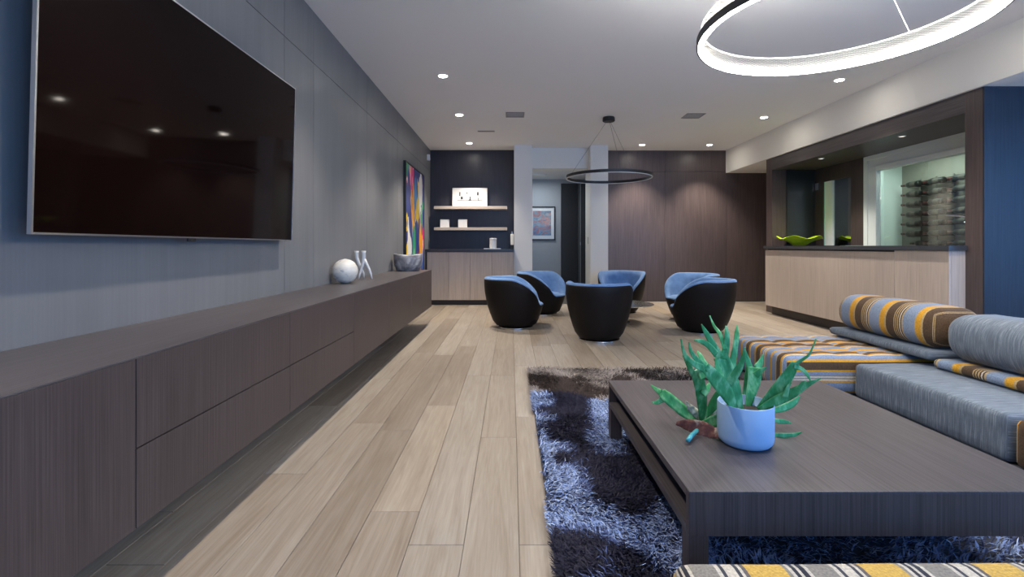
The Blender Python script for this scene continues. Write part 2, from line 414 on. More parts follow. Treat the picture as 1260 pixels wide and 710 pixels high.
struct(MB().box(XR+.03,XR+.09,-.75,-.70,.4,2.25).box(XR+.03,XR+.09,2.70,2.75,.4,2.25).box(XR+.03,XR+.09,.975,1.025,.4,2.25).build('window_4', M['black']))  # frame of the added side window, unseen, made up for the blue light

# right wall: dark veneered bar surround (near pier, far pier, header, recess)
wr2 = struct(MB().box(3.84,5.5,3.972,4.126,0,2.279).build('wall_right', M['panel_z']))
box('end_panel', M['blue_lit_z'], 3.842, 5.5, 3.960, 3.9715, 0, 2.279, wr2)
box('pier_panel', M['panel_z'], 3.84, 4.5, 7.18, 7.34, 0, 2.279, wr2)
box('header_panel', M['dark_y'], 3.84, 4.50, 4.126, 7.18, 2.107, 2.279, wr2)
box('recess_panel', M['dark_z'], 4.48, 4.53, 6.985, 7.18, .99, 2.107, wr2)
box('recess_panel', M['dark_z'], 4.48, 4.53, 6.19, 6.43, .99, 2.107, wr2)
box('recess_panel', M['dark_z'], 4.48, 4.53, 6.43, 6.985, 1.90, 2.107, wr2)
box('recess_panel', M['dark_z'], 4.48, 4.60, 4.126, 7.18, .0, .94, wr2)
mp_ = box('mirror_panel', M['mirror'], 4.50, 4.53, 6.43, 6.80, .99, 1.90, wr2)
box('mirror_jamb', M['frame_w'], 4.485, 4.53, 6.805, 6.98, .99, 1.90, wr2)
box('mirror_edge', mat('green_glass_edge', (.08,.45,.36), .2), 4.478, 4.53, 6.98, 6.985, .99, 1.90, wr2)
gl = box('glass_panel', mat('smoked_glass', (.02,.022,.022), .35), 4.05, 4.46, 7.165, 7.179, .995, 2.10, wr2)
box('hinge', M['silver'], 4.462, 4.475, 7.10, 7.16, 1.80, 1.90, wr2)
# wine cellar behind a framed pane
win = struct(MB().box(4.48,4.56,4.14,6.19,1.906,2.107).box(4.48,4.56,5.97,6.19,.94,1.906).box(4.48,4.56,4.14,4.30,.94,1.906).build('window_1', M['frame_w'], bevel=.004))
box('frame_moulding', M['frame_w'], 4.465, 4.48, 5.97, 6.03, .985, 1.966, win, .003)
box('frame_moulding', M['frame_w'], 4.465, 4.48, 4.14, 5.97, 1.906, 1.966, win, .003)
box('frame_moulding', M['frame_w'], 4.470, 4.48, 6.12, 6.19, .985, 2.05, win, .003)
box('frame_moulding', M['frame_w'], 4.470, 4.48, 4.14, 6.19, 2.05, 2.107, win, .003)
box('pane', M['glass'], 4.515, 4.523, 4.302, 5.968, .945, 1.904, win)
struct(box('wall_cellar_back', M['cellar'], 5.35, 5.45, 4.14, 6.78, .3, 2.25))
struct(box('wall_cellar_far', M['frame_w'], 4.57, 5.35, 6.67, 6.78, .3, 2.15))
struct(box('floor_cellar', M['cellar'], 4.61, 5.35, 4.14, 6.67, .3, .4))
struct(box('ceiling_cellar', M['cellar'], 4.57, 5.35, 4.14, 6.67, 2.15, 2.25))
area('cellar_light', (4.9, 5.5, 2.14), (0, 0, 0), .3, 1.6, 7, (.80, 1.0, .90))
area('corridor_light', (.5, 9.15, 2.28), (0, 0, 0), .3, .3, 4, (.85, .93, 1.0))

# ================================================================== LIGHT FITTINGS
def downlight(loc, r, label, watts=SPOT_W, group=None, ang=92, seen=True):
    x, y, z = loc
    t = thing('recessed_downlight', label, 'ceiling light', (x, y, z), 0, group)
    MB().lathe(x, y, [(r, z), (r*1.35, z), (r*1.35, z-.004), (r, z-.006), (r, z)], 24, False).build('trim_ring', M['trimw'], t, smooth=False)
    MB().lathe(x, y, [(r*.98, z-.001), (r*.98, z-.003)], 20).build('lens', M['lens'] if watts > 20 else M['lens_dim'], t)
    l = bpy.data.lights.new('spot', 'SPOT'); l.energy = watts*(1.3 if y > 6 and watts > 20 else 1); l.spot_size = math.radians(ang); l.spot_blend = .75; l.shadow_soft_size = .035; l.color = SPOT_COL
    o = bpy.data.objects.new('spot', l); o.location = (x, y, z-.02); COL.objects.link(o)
    return t
Hc = H
lab = 'small round recessed ceiling downlight '
downlight((-.68,4.86,Hc), .042, lab+'nearest the camera in the left row')
downlight((-.67,6.30,Hc), .042, lab+'second in the left row, middle of three')
downlight((-.69,8.03,Hc), .042, lab+'above the dark shelf alcove')
downlight((3.35,4.98,Hc), .042, lab+'just below the large lit ring lamp')
downlight((3.33,6.42,Hc), .042, lab+'middle of the right row near soffit')
downlight((3.32,8.16,Hc), .042, lab+'before the plum panels beside the soffit')
downlight((2.19,8.16,Hc), .042, lab+'before the plum panels near the white pier')
for px, py, lb in ((-.68,3.2,'above the far end of the television'),(-.68,1.5,'above the near end of the television'),(-.68,-.3,'above the near end of the console'),
                   (3.34,3.3,'above the sofa corner'),(3.34,1.5,'above the right-hand sofa seats'),(3.34,-.3,'nearest the right rear window')):
    downlight((px,py,Hc), .042, lab+lb, watts=SPOT_W*.7)
for p, nm in (((3.98,6.26,2.107),'far'),((4.0,4.99,2.107),'near')):
    downlight(p, .026, 'tiny recessed spotlight under the bar header, the %s one' % nm, 15)
# ceiling vents
def vent(x, y, wx, wy, label, nsl=5):
    t = thing('ceiling_vent', label, 'vent', (x,y,H))
    MB().box(x-wx/2,x+wx/2,y-wy/2,y-wy/2+.015,H-.006,H).box(x-wx/2,x+wx/2,y+wy/2-.015,y+wy/2,H-.006,H).box(x-wx/2,x-wx/2+.015,y-wy/2+.015,y+wy/2-.015,H-.006,H).box(x+wx/2-.015,x+wx/2,y-wy/2+.015,y+wy/2-.015,H-.006,H).build('frame', M['grey_vent'], t)
    for i in range(nsl):
        yy = y-wy/2+.015+(wy-.03)*(i+.5)/nsl
        box('slat', M['grey_vent'], x-wx/2+.015, x+wx/2-.015, yy-.009, yy+.009, H-.004, H, t)
vent(.05, 6.3, .24, .24, 'grey square ceiling vent nearer the left downlights')
vent(2.37, 6.35, .24, .24, 'grey square ceiling vent right of the small ring pendant')
vent(-.37, 7.2, .25, .06, 'narrow pale slot vent in ceiling left of pier', 2)

# small ring pendant
def ring_band(cx, cy, r0, r1, z0, z1, n=96):
    return MB().lathe(cx, cy, [(r0,z0),(r1,z0),(r1,z1),(r0,z1),(r0,z0)], n, False)
cx, cy, rr_, zb = 1.286, 6.43, .557, 1.872
t = thing('ring_pendant', 'slim dark ring pendant lamp hung above the tub chairs', 'pendant lamp', (cx,cy,zb))
ring_band(cx, cy, rr_-.014, rr_+.006, zb+.006, zb+.042).build('ring', M['black'], t, smooth=False)
ring_band(cx, cy, rr_-.012, rr_+.004, zb, zb+.006).build('diffuser', M['led_off'], t)
MB().lathe(cx, cy, [(.075,H),(.08,H-.012),(.08,H-.05),(.07,H-.058)], 28).build('canopy', M['black'], t)
for k in range(3):
    a = 2*PI*k/3+.6
    MB().tube([(cx+.03*math.cos(a),cy+.03*math.sin(a),H-.055),(cx+rr_*math.cos(a),cy+rr_*math.sin(a),zb+.04)], .0018, 5).build('wire', M['cord'], t)
# large lit ring pendant with strands
cx, cy, rr_, zb = 1.5, 2.25, .60, 1.975
t = thing('ring_chandelier', 'large glowing ring chandelier strung with fine clear strands', 'chandelier', (cx,cy,zb))
ring_band(cx, cy, rr_-.004, rr_+.004, zb, zb+.034).build('ring', M['black'], t)
ring_band(cx, cy, rr_-.028, rr_-.005, zb+.000, zb+.020).build('led_strip', M['led'], t)
ring_band(cx, cy, rr_-.024, rr_-.018, zb+.092, zb+.098).build('top_rim', M['trimw'], t)
q = MB(); ns = 150
for i in range(ns):
    a = 2*PI*i/ns
    for s in (.28, -.28):
        q.tube([(cx+(rr_-.016)*math.cos(a),cy+(rr_-.016)*math.sin(a),zb+.017),(cx+(rr_-.02)*math.cos(a+s),cy+(rr_-.02)*math.sin(a+s),zb+.09)], .0011, 3, False)
stuff(q.build('strand_web', M['strand'], t))
MB().lathe(cx, cy, [(.11,H),(.115,H-.012),(.115,H-.045),(.10,H-.052)], 28).build('canopy', M['black'], t)
for k in range(3):
    a = 2*PI*k/3+.42
    MB().tube([(cx+.05*math.cos(a),cy+.05*math.sin(a),H-.05),(cx+(rr_-.02)*math.cos(a),cy+(rr_-.02)*math.sin(a),zb+.10)], .0025, 5).build('wire', M['trimw'], t)
t = thing('flush_ceiling_light', 'round flush ceiling light in the corridor behind the opening', 'ceiling light', (.5,9.18,2.326))
MB().lathe(.5,9.18,[(.15,2.326),(.165,2.32),(.165,2.305),(.12,2.295)],28).build('shade', M['led_off'], t)
MB().lathe(.5,9.18,[(.17,2.326),(.175,2.324),(.175,2.318),(.17,2.316)],28).build('base', M['trimw'], t)
t = thing('motion_sensor', 'small white motion sensor high on wall in alcove corner', 'sensor', (XL,8.3,2.47))
box('body', M['trimw'], XL, XL+.045, 8.27, 8.33, 2.44, 2.54, t, .006)
box('lens_window', M['led_off'], XL+.045, XL+.05, 8.28, 8.32, 2.45, 2.49, t)

# ================================================================== TV WALL
def tv():
    x, y0, y1, z0, z1 = -1.36, 1.378, 3.017, 1.014, 1.955
    t = thing('wall_television', 'large flat black television mounted on the grey left wall', 'television', (x, (y0+y1)/2, z0))
    t.rotation_euler = (0, math.radians(1.5), 0)
    box('housing', M['black'], x-.014, x-.002, y0+.004, y1-.004, z0+.002, z1-.002, t, .003)
    MB().box(x-.010,x+.003,y0,y0+.006,z0,z1).box(x-.010,x+.003,y1-.006,y1,z0,z1).box(x-.010,x+.003,y0+.006,y1-.006,z0,z0+.006).box(x-.010,x+.003,y0+.006,y1-.006,z1-.006,z1).build('bezel', M['silver'], t)
    box('screen', M['screen'], x-.002, x+.001, y0+.006, y1-.006, z0+.006, z1-.006, t)
    box('wall_bracket', M['black'], x-.068, x-.0145, 1.9, 2.5, 1.3, 1.7, t)
    box('sensor_bump', M['black'], x-.012, x-.002, 2.06, 2.11, z0-.014, z0, t, .003)
tv()

# floating console
x0, x1, z0, z1 = XL+.001, -1.0, .2266, .685
ca = thing('floating_console', 'long dark wood console floating along the left wall', 'console', (-1.2, 3.0, z0))
box('top', M['dark_y'], x0, x1, .25, 6.12, z1-.005, z1, ca, .001)
box('carcass', M['toe'], x0, x1-.022, .252, 6.10, z0+.001, z1-.006, ca)
box('end_panel', M['dark_z'], x0, x1, 6.10, 6.12, z0, z1-.0055, ca)
seams = [.40, 1.30, 2.205, 3.10, 3.985, 4.88, 5.50, 6.10]
zm = .439
for i, (a, b) in enumerate(zip(seams, seams[1:])):
    if i in (1, 2):
        box('drawer', M['dark_z'], x1-.021, x1, a+.0018, b-.0018, zm+.002, z1-.0058, ca, .001)
        box('drawer', M['dark_z'], x1-.021, x1, a+.0018, b-.0018, z0, zm-.002, ca, .001)
    else:
        box('door', M['dark_z'], x1-.021, x1, a+.0018, b-.0018, z0, z1-.0058, ca, .001)
box('end_panel', M['dark_z'], x1-.021, x1, .25, .398, z0, z1-.0058, ca)

# objects on the console
bx, by, br = -1.318, 3.87, .098
t = thing('ceramic_ball', 'round marbled cream and blue ceramic ball on the console', 'ornament', (bx,by,.685))
prof = []
for i in range(25):
    a = -PI/2+.22+(PI-.22)*i/24
    wob = .0008*math.sin(i*1.9)
    prof.append((max(.0005,(br+wob)*math.cos(a)), .685+.0965+(br+wob)*math.sin(a)))
MB().lathe(bx,by,prof,40).build('ball_body', M['ball'], t, smooth=True)
vx, vy = -1.325, 4.38
t = thing('twin_neck_vase', 'white twin-neck ceramic vase on branching legs beside the marbled ball', 'vase', (vx,vy,.685))
k = .00108*4.38/4.0
def vp(zx, zy, dy=0): return (vx+(zx-405)*k*.97, vy+dy, .685+(472-zy)*k)
def vtube(p, r): return MB().tube(p, r, 12)
vtube([vp(350,258),vp(350,275),vp(352,310),vp(366,350),vp(385,390),vp(402,430,.01),vp(402,470,.02)],[.022,.018,.016,.015,.013,.010,.006]).build('neck', M['glazed'], t, smooth=True)
vtube([vp(410,258,-.02),vp(410,275,-.02),vp(411,310,-.02),vp(408,345,-.02),vp(396,390,-.03),vp(386,430,-.04),vp(380,470,-.05)],[.022,.018,.017,.016,.012,.010,.006]).build('neck', M['glazed'], t, smooth=True)
vtube([vp(414,320,-.02),vp(430,350,-.02),vp(450,390,-.02),vp(466,430,-.02),vp(474,470,-.02)],[.014,.014,.012,.010,.006]).build('leg', M['glazed'], t, smooth=True)
wx, wy = -1.235, 5.83
t = thing('stoneware_bowl', 'smoky grey stoneware bowl at the far end of console', 'bowl', (wx,wy,.685))
def bowl_prof(rs, zt):
    out = []
    for r, z in rs: out.append((r, .685+z))
    return out
rows = []
for r, z in [(.0,.0),(.125,.0),(.140,.012),(.160,.07),(.168,.13),(.170,.19),(.164,.20),(.158,.19),(.152,.10),(.12,.03),(0,.025)]:
    ring = []
    for i in range(40):
        a = 2*PI*i/40
        rr2 = r*(1+.025*math.sin(3*a+z*14)+.015*math.sin(7*a+z*30))
        zz = z+(.008*math.sin(2*a+1) if z > .15 else 0)
        ring.append((wx+rr2*math.cos(a), wy+rr2*.9*math.sin(a), .685+zz))
    rows.append(ring)
MB().grid(rows, True).build('bowl_body', M['bowl'], t, smooth=True, weld=.0004)

# abstract painting on the wall beyond the console
t = thing('abstract_painting', 'tall bright multicoloured abstract painting on the far left wall', 'painting', (XL,7.13,.62))
box('canvas', M['paint'], XL+.002, XL+.030, 6.49, 7.80, .62, 2.10, t)
MB().box(XL+.001,XL+.036,6.46,6.488,.60,2.12).box(XL+.001,XL+.036,7.802,7.83,.60,2.12).box(XL+.001,XL+.036,6.488,7.802,.60,.618).box(XL+.001,XL+.036,6.488,7.802,2.102,2.12).build('frame', M['black'], t)

# ================================================================== ALCOVE
t = thing('alcove_cabinet', 'pale oak base cabinet with four doors in shelf alcove', 'cabinet', (-.68,8.35,0))
box('carcass', M['toe'], XL+.001, .048, 8.13, 8.61, .085, .885, t)
box('plinth', M['toe'], XL+.001, .048, 8.18, 8.60, 0, .084, t)
for a, b in zip((-1.40,-1.04,-.685,-.32), (-1.04,-.685,-.32,.03)):
    box('door', M['beige_z'], a+.002, b-.002, 8.105, 8.129, .085, .88, t, .001)
box('filler_strip', M['beige_z'], .031, .048, 8.107, 8.129, .085, .88, t)
tag(box('countertop', M['stone'], XL+.001, .048, 8.085, 8.615, .888, .93, None, .002), 'dark stone countertop over the pale alcove cabinet', 'countertop')
for z, lb in ((1.62,'upper pale oak floating shelf holding the framed print'),(1.255,'lower pale oak floating shelf holding two white blocks')):
    tag(box('floating_shelf', M['beige_x'], -1.325, -.07, 8.36, 8.62, z, z+.048, None, .002), lb, 'shelf')
t = thing('framed_print', 'wide white framed black and white print on upper shelf', 'picture', (-.72,8.53,1.668))
t.rotation_euler = (math.radians(-5), 0, 0)
box('backing', M['black'], -1.035, -.415, 8.535, 8.55, 1.668, 2.012, t)
MB().box(-1.04,-1.03,8.525,8.553,1.668,2.016).box(-.42,-.41,8.525,8.553,1.668,2.016).box(-1.03,-.42,8.525,8.553,1.668,1.677).box(-1.03,-.42,8.525,8.553,2.007,2.016).build('frame', M['black'], t)
box('mat_board', M['glazed'], -1.03, -.42, 8.530, 8.534, 1.677, 2.007, t)
q = MB()
pg = mat('print_ink', (.03,.03,.035), .8); pg2 = mat('print_sky', (.55,.56,.57), .8)
box('print', pg2, -.945, -.51, 8.5285, 8.5299, 1.775, 1.95, t)
for a, b, c, d in ((-.95,-.505,1.778,1.786),(-.91,-.89,1.86,1.93),(-.60,-.57,1.87,1.93),(-.885,-.845,1.80,1.85),(-.73,-.71,1.79,1.852),(-.785,-.765,1.90,1.925),(-.745,-.70,1.786,1.80),(-.58,-.565,1.786,1.83)):
    q.box(a,b,8.527,8.5284,c,d)
q.build('print_figures', pg, t)
for xx, lb in ((-1.15,'left'),(-.84,'right')):
    t = thing('ceramic_block', 'small square off-white ceramic block on lower shelf, the %s one' % lb, 'ornament', (xx,8.47,1.303), 0, 'white blocks on the lower shelf')
    MB().box(xx-.077,xx+.077,8.42,8.52,1.303,1.445).build('block_body', M['glazed'], t, bevel=.006)
    box('top_hole', M['grey_vent'], xx-.02, xx+.02, 8.45, 8.49, 1.4455, 1.4465, t)
t = thing('serving_tray', 'flat white tray on alcove countertop under the white canister', 'tray', (-.32,8.35,.93))
MB().box(-.46,-.18,8.26,8.44,.931,.938).build('tray_plate', M['glazed'], t, bevel=.002)
MB().box(-.46,-.18,8.255,8.26,.931,.946).box(-.46,-.18,8.44,8.445,.931,.946).box(-.465,-.46,8.255,8.445,.931,.946).box(-.18,-.175,8.255,8.445,.931,.946).build('rim', M['glazed'], t)
t = thing('canister', 'round ribbed white canister standing on the white tray', 'canister', (-.31,8.35,.939))
MB().lathe(-.31,8.35,[(.055,.939),(.060,.944),(.060,1.09)],32).build('canister_body', M['glazed'], t, smooth=False)
MB().lathe(-.31,8.35,[(.061,1.092),(.062,1.097),(.062,1.112),(.056,1.118)],32).build('lid', M['glazed'], t)
t = thing('soap_dispenser', 'white bottle dispenser with dark foot against the white pier', 'dispenser', (.0,8.4,.93))
box('foot', M['black'], -.015, .04, 8.36, 8.44, .93, 1.0, t, .004)
box('bottle_body', M['glazed'], -.012, .044, 8.37, 8.43, 1.0, 1.19, t, .01)
box('pump', M['silver'], .01, .02, 8.39, 8.41, 1.19, 1.235, t)
# corridor picture
t = thing('corridor_picture', 'black framed colourful picture on the grey corridor wall', 'picture', (.62,9.79,1.1))
box('print', M['print_colour'], .44, .80, 9.785, 9.79, 1.2, 1.69, t)
box('mat_board', M['glazed'], .37, .86, 9.79, 9.794, 1.12, 1.76, t)
MB().box(.35,.375,9.775,9.799,1.1,1.78).box(.86,.885,9.775,9.799,1.1,1.78).box(.375,.86,9.775,9.799,1.1,1.125).box(.375,.86,9.775,9.799,1.755,1.78).build('frame', M['black'], t)

# ================================================================== BAR
t = thing('bar_cabinet', 'long pale oak bar front with three doors on dark plinth', 'cabinet', (4.0,5.6,0))
box('carcass', M['beige_z'], 3.722, 3.838, 4.12, 7.10, .128, .942, t)
box('plinth', M['toe'], 3.79, 3.838, 4.2, 7.09, 0, .127, t)
for a, b in ((4.12,4.71),(4.71,6.47),(6.47,7.10)):
    box('door', M['beige_z'], 3.70, 3.721, a+.002, b-.002, .128, .925 if a > 4.2 else .942, t, .001)
box('pull_groove', M['black'], 3.7215, 3.7218, 4.72, 7.08, .926, .940, t)
tag(MB().box(3.68,3.838,4.10,7.12,.944,.985).box(3.838,4.479,4.128,7.178,.944,.985).build('bar_counter', M['stone']), 'dark stone bar counter under the wine window', 'countertop')
t = thing('ruffled_glass_bowl', 'lime green ruffled glass bowl on the bar counter', 'bowl', (4.05,6.86,.985))
rows = []
for r, z, wv in [(0,.001,0),(.07,.0,0),(.085,.006,0),(.13,.045,.003),(.20,.085,.010),(.27,.115,.022),(.285,.118,.024),(.27,.122,.022),(.20,.094,.010),(.13,.055,.003),(.06,.02,0),(0,.018,0)]:
    rows.append([(4.05+r*1.0*math.cos(2*PI*i/48), 6.86+r*math.sin(2*PI*i/48), .985+z+wv*math.sin(5*2*PI*i/48+.6)) for i in range(48)])
MB().grid(rows, True).build('bowl_body', M['lime'], t, smooth=True, weld=.0004)
t = thing('bar_faucet', 'chrome angled faucet at the near end of bar', 'faucet', (4.25,4.40,.985))
MB().lathe(4.25,4.40,[(.028,.985),(.028,.995),(.018,1.0)],20).build('base', M['chrome'], t)
MB().tube([(4.25,4.40,.99),(4.25,4.40,1.235)],.014,12).build('stem', M['chrome'], t)
MB().tube([(4.25,4.40,1.22),(4.19,4.55,1.262),(4.15,4.64,1.275)],.012,10).build('spout', M['chrome'], t)
MB().tube([(4.25,4.40,1.17),(4.20,4.52,1.20)],.008,8).build('lever', M['chrome'], t)
# wine rack with bottles lying along the wall, two deep
rk = thing('wine_rack', 'metal label-forward wine rack on the cellar back wall', 'rack', (5.3,5.7,1.0))
zs = [1.015+.128*i for i in range(7)]
for yy in (5.36,5.62,5.88,6.12,6.36):
    box('upright', M['rail'], 5.335, 5.349, yy-.008, yy+.008, .95, 1.86, rk)
for z in zs:
    for yy in (5.36,5.62,5.88,6.12,6.36):
        MB().tube([(5.334,yy,z-.043),(5.16,yy,z-.043)], .004, 5).build('peg', M['rail'], rk)
def bottle_prof():
    return [(.0,0),(.033,0),(.037,.006),(.037,.17),(.034,.195),(.020,.215),(.0145,.235),(.0145,.295),(0,.296)]
b0 = None
spots = []
ROWS = ('bottom','second lowest','third lowest','middle','third highest','second highest','top')
ENDS = ('near end of the row','middle of the row','far end of the row')
for r, z in enumerate(zs):
    for c in range(3):
        for dp in range(2):
            if r == 0 and c == 2 and dp == 1: continue
            spots.append((5.292-.080*dp, 5.47+.335*c+(.05 if dp else 0)+.008*((r*3+c) % 3), z, 'dark wine bottle on %s rack row, %s, %s layer' % (ROWS[r], ENDS[c], ('wall','front')[dp])))
for *p, lb in spots:
    if b0 is None:
        b0 = thing('wine_bottle', lb, 'bottle', (0,0,0), 0, 'wine bottles on the cellar rack')
        def axis_y(prof, n=14):
            q = MB(); rows = [[(rr3*math.cos(2*PI*i/n), zz, rr3*math.sin(2*PI*i/n)) for i in range(n)] for rr3, zz in prof]
            return q.grid(rows, True)
        axis_y(bottle_prof()).build('bottle_body', M['bottle'], b0, smooth=True, weld=.0003)
        axis_y([(.0152,.232),(.0156,.24),(.0156,.297),(.0,.2975)], 12).build('capsule', M['foil'], b0, smooth=True)
        axis_y([(.0374,.05),(.0374,.13)], 14).build('paper_label', mat('bottle_label', (.07,.06,.05), .7), b0, smooth=True)
        b0.location = p
    else:
        dup(b0, p, 0, lb)

# ================================================================== TUB CHAIRS
def smooth01(t): t = max(0, min(1, t)); return t*t*(3-2*t)
def make_chair(label):
    t = thing('tub_chair', label, 'chair', (0,0,0), 0, 'tub chairs in a circle')
    n = 72
    def prof(a):        # rim height; a = 0 at the front
        s = max(0, min(1, (abs(a)-.42)/1.35))
        s = .35*s*s*(3-2*s)+.65*(1-(1-s)**2.2)*min(1, s*4)
        return .285+.310*s
    def rad(z): return .205+.140*math.sin(PI/2*min(1, max(0,z)/.56))**.8
    DEP = 1.10
    def P(a, r, z): return (-r*math.cos(a+PI)*DEP, -r*math.sin(a+PI), z)
    # front is +X
    rows = []
    A = [-PI+2*PI*i/n for i in range(n)]
    rows.append([P(a, .001, .03) for a in A]); rows.append([P(a, .195, .028) for a in A]); rows.append([P(a, .213, .035) for a in A])
    for f in (.1,.25,.4,.55,.7,.85,.96):
        rows.append([P(a, rad(.03+(prof(a)-.03)*f), .03+(prof(a)-.03)*f) for a in A])
    rows.append([P(a, rad(prof(a))-.006, prof(a)-.006) for a in A])
    rows.append([P(a, rad(prof(a))-.02, prof(a)-.012) for a in A])
    MB().grid(rows, True).build('shell', M['leather'], t, smooth=True, weld=.0005)
    rows = []
    rows.append([P(a, rad(prof(a))-.004, prof(a)-.010) for a in A])
    rows.append([P(a, rad(prof(a))-.004, prof(a)+.002) for a in A])
    rows.append([P(a, rad(prof(a))-.016, prof(a)+.012) for a in A])
    rows.append([P(a, rad(prof(a))-.034, prof(a)+.014) for a in A])
    rows.append([P(a, rad(prof(a))-.054, prof(a)+.004) for a in A])
    for f in (.8,.5,.2,0):
        rows.append([P(a, rad(prof(a))-.066-.02*(1-f), .255+(prof(a)-.010-.255)*f) for a in A])
    MB().grid(rows, True).build('backrest_lining', M['velvet'], t, smooth=True)
    rows = []
    for r, z in ((.255,.24),(.262,.27),(.255,.296),(.235,.308),(.15,.316),(.001,.318)):
        rows.append([P(a, r, z) for a in A])
    MB().grid(rows, True).build('seat_cushion', M['velvet'], t, smooth=True)
    MB().lathe(0,0,[(.20,0),(.212,.004),(.212,.014),(.19,.020),(.17,.0278)],48).build('swivel_base', M['chrome'], t, smooth=False)
    return t
ch = [(.05,5.93,(.95,-.05),'left-most tub chair, dark leather back, side-on before the pier'),
      (.45,7.08,(.80,-.55),'blue tub chair showing its seat, just behind the left-most one'),
      (1.63,7.20,(-.35,-.93),'blue tub chair facing forward in front of right white pier'),
      (2.44,6.62,(-.92,-.30),'blue tub chair half hidden behind the right-most dark one'),
      (2.18,5.60,(-.90,.36),'right-most tub chair with broad dark leather back and blue rim'),
      (.925,5.13,(.50,.86),'nearest tub chair, seen from behind as plain dark leather')]
proto = None
for x, y, d, lb in ch:
    rz = math.atan2(d[1], d[0])
    if proto is None:
        proto = make_chair(lb); proto.location = (x,y,0); proto.rotation_euler = (0,0,rz)
    else: dup(proto, (x,y,0), rz, lb)
t = thing('low_round_table', 'low round bronze disc table amid the tub chairs', 'table', (1.38,6.3,0))
MB().lathe(1.38,6.3,[(.10,.205),(.30,.222),(.445,.236),(.45,.24),(.445,.244)],56).build('tabletop', M['smoke_metal'], t, smooth=False)
MB().lathe(1.38,6.3,[(.15,0),(.15,.01),(.05,.03),(.045,.18),(.10,.2045)],32).build('pedestal', M['smoke_metal'], t, smooth=False)

# ================================================================== RUG
rx0, rx1, ry0, ry1 = .135, 2.35, .55, 3.85
rug = thing('shag_rug', 'shaggy silver and dark brown rug with blue daylight tint painted in, under the coffee table', 'rug', (1.24,2.2,0))
box('backing', M['rug_base'], rx0, rx1, ry0, ry1, .001, .008, rug)
rg = np.random.RandomState(3)
BLOTS = [(.34,2.95,.15,.42),(.33,2.45,.14,.45),(.40,1.90,.20,.42),(.36,1.5,.22,.25),(.24,1.25,.15,.12),(.95,3.1,.3,.3),(1.5,3.5,.3,.2),(1.1,1.25,.35,.10),(1.7,1.9,.2,.3),(.22,2.2,.06,.10),(.60,2.05,.10,.30)]
def pile():
    # dense where the photograph sees the rug, sparser under the furniture
    zones = [(rx0,.62,1.05,ry1,26000),(.62,rx1,2.45,ry1,17000),(.45,2.0,1.05,2.45,16000)]
    X=[];Y=[]
    for a,b,c,d,nn in zones:
        X.append(rg.uniform(a,b,nn)); Y.append(rg.uniform(c,d,nn))
    X=np.concatenate(X); Y=np.concatenate(Y); n=len(X)
    keep = ~((X>1.70)&(Y>3.08)|(X>2.12)); X=X[keep]; Y=Y[keep]; n=len(X)
    ang = np.empty(n); tone = np.empty((n,3))
    for i in range(n):
        x, y = float(X[i]), float(Y[i])
        ang[i] = 2*PI*noise.noise((x*2.2,y*2.2,3.1)) + rg.normal(0,.8)
        f = noise.fractal((x*3.2+4.0,y*2.6+1.0,0.3),1.0,2.0,4)
        g = noise.fractal((x*1.4+9.0,y*1.1,5.3),1.0,2.0,2)
        dk = -1.0
        for bx, by, sx, sy in BLOTS:
            dk = max(dk, 1-math.hypot((x-bx)/sx, (y-by)/sy))
        e = dk+1.0*f+rg.normal(0,.13)
        if e > .26: c = (.014,.014,.032)
        elif e > .12: c = (.075,.105,.24)
        else: c = ((.34,.46,.78), (.42,.52,.74), (.15,.21,.40), (.05,.06,.13))[min(3, int(rg.random()*4.6)) if rg.random() > .25 else 0]  # silver strands tinted blue, daylight put into their colour
        if y > 3.02+.5*g+.10*f:  # far band keeps brown and grey, painting the fade of the blue daylight
            c = (.050,.036,.032) if f+rg.normal(0,.1) > .02 else (.30,.26,.24)
        tone[i] = c
    tone *= rg.uniform(.6,1.3,(n,1))
    ln = rg.uniform(.030,.048,n); ht = rg.uniform(.020,.034,n); wd = rg.uniform(.0018,.0030,n)
    dx, dy = np.cos(ang), np.sin(ang)
    ov = lambda v, lo, hi: np.clip(v, lo, hi)
    P = np.empty((n,5,3))
    P[:,0] = np.stack([X-dy*wd, Y+dx*wd, np.full(n,.006)],1); P[:,1] = np.stack([X+dy*wd, Y-dx*wd, np.full(n,.006)],1)
    mx, my = X+dx*ln*.35, Y+dy*ln*.35
    P[:,2] = np.stack([mx+dy*wd, my-dx*wd, ht*.85],1); P[:,3] = np.stack([mx-dy*wd, my+dx*wd, ht*.85],1)
    P[:,4] = np.stack([X+dx*ln, Y+dy*ln, ht],1)
    P[:,:,0] = np.clip(P[:,:,0], rx0-.02, rx1+.02)
    P -= np.array(ORG[rug.name])
    me = bpy.data.meshes.new('pile')
    b = (np.arange(n)*5)[:,None]
    q = b+np.array([[0,1,2,3]]); tr = b+np.array([[3,2,4]])
    me.vertices.add(n*5); me.vertices.foreach_set('co', P.reshape(-1))
    me.loops.add(n*7); me.polygons.add(n*2)
    li = np.concatenate([q,tr],1).reshape(-1)
    me.loops.foreach_set('vertex_index', li.astype(np.int32))
    st = np.empty((n,2),np.int32); st[:,0]=np.arange(n)*7; st[:,1]=st[:,0]+4
    me.polygons.foreach_set('loop_start', st.reshape(-1))
    at = me.attributes.new('tone','FLOAT_COLOR','POINT')
    cc = np.ones((n,5,4)); cc[:,:,:3] = tone[:,None,:]
    at.data.foreach_set('color', cc.reshape(-1))
    me.update(calc_edges=True); me.validate()
    me.materials.append(M['pile'])
    o = bpy.data.objects.new('pile', me); COL.objects.link(o); o.parent = rug; stuff(o)
pile()

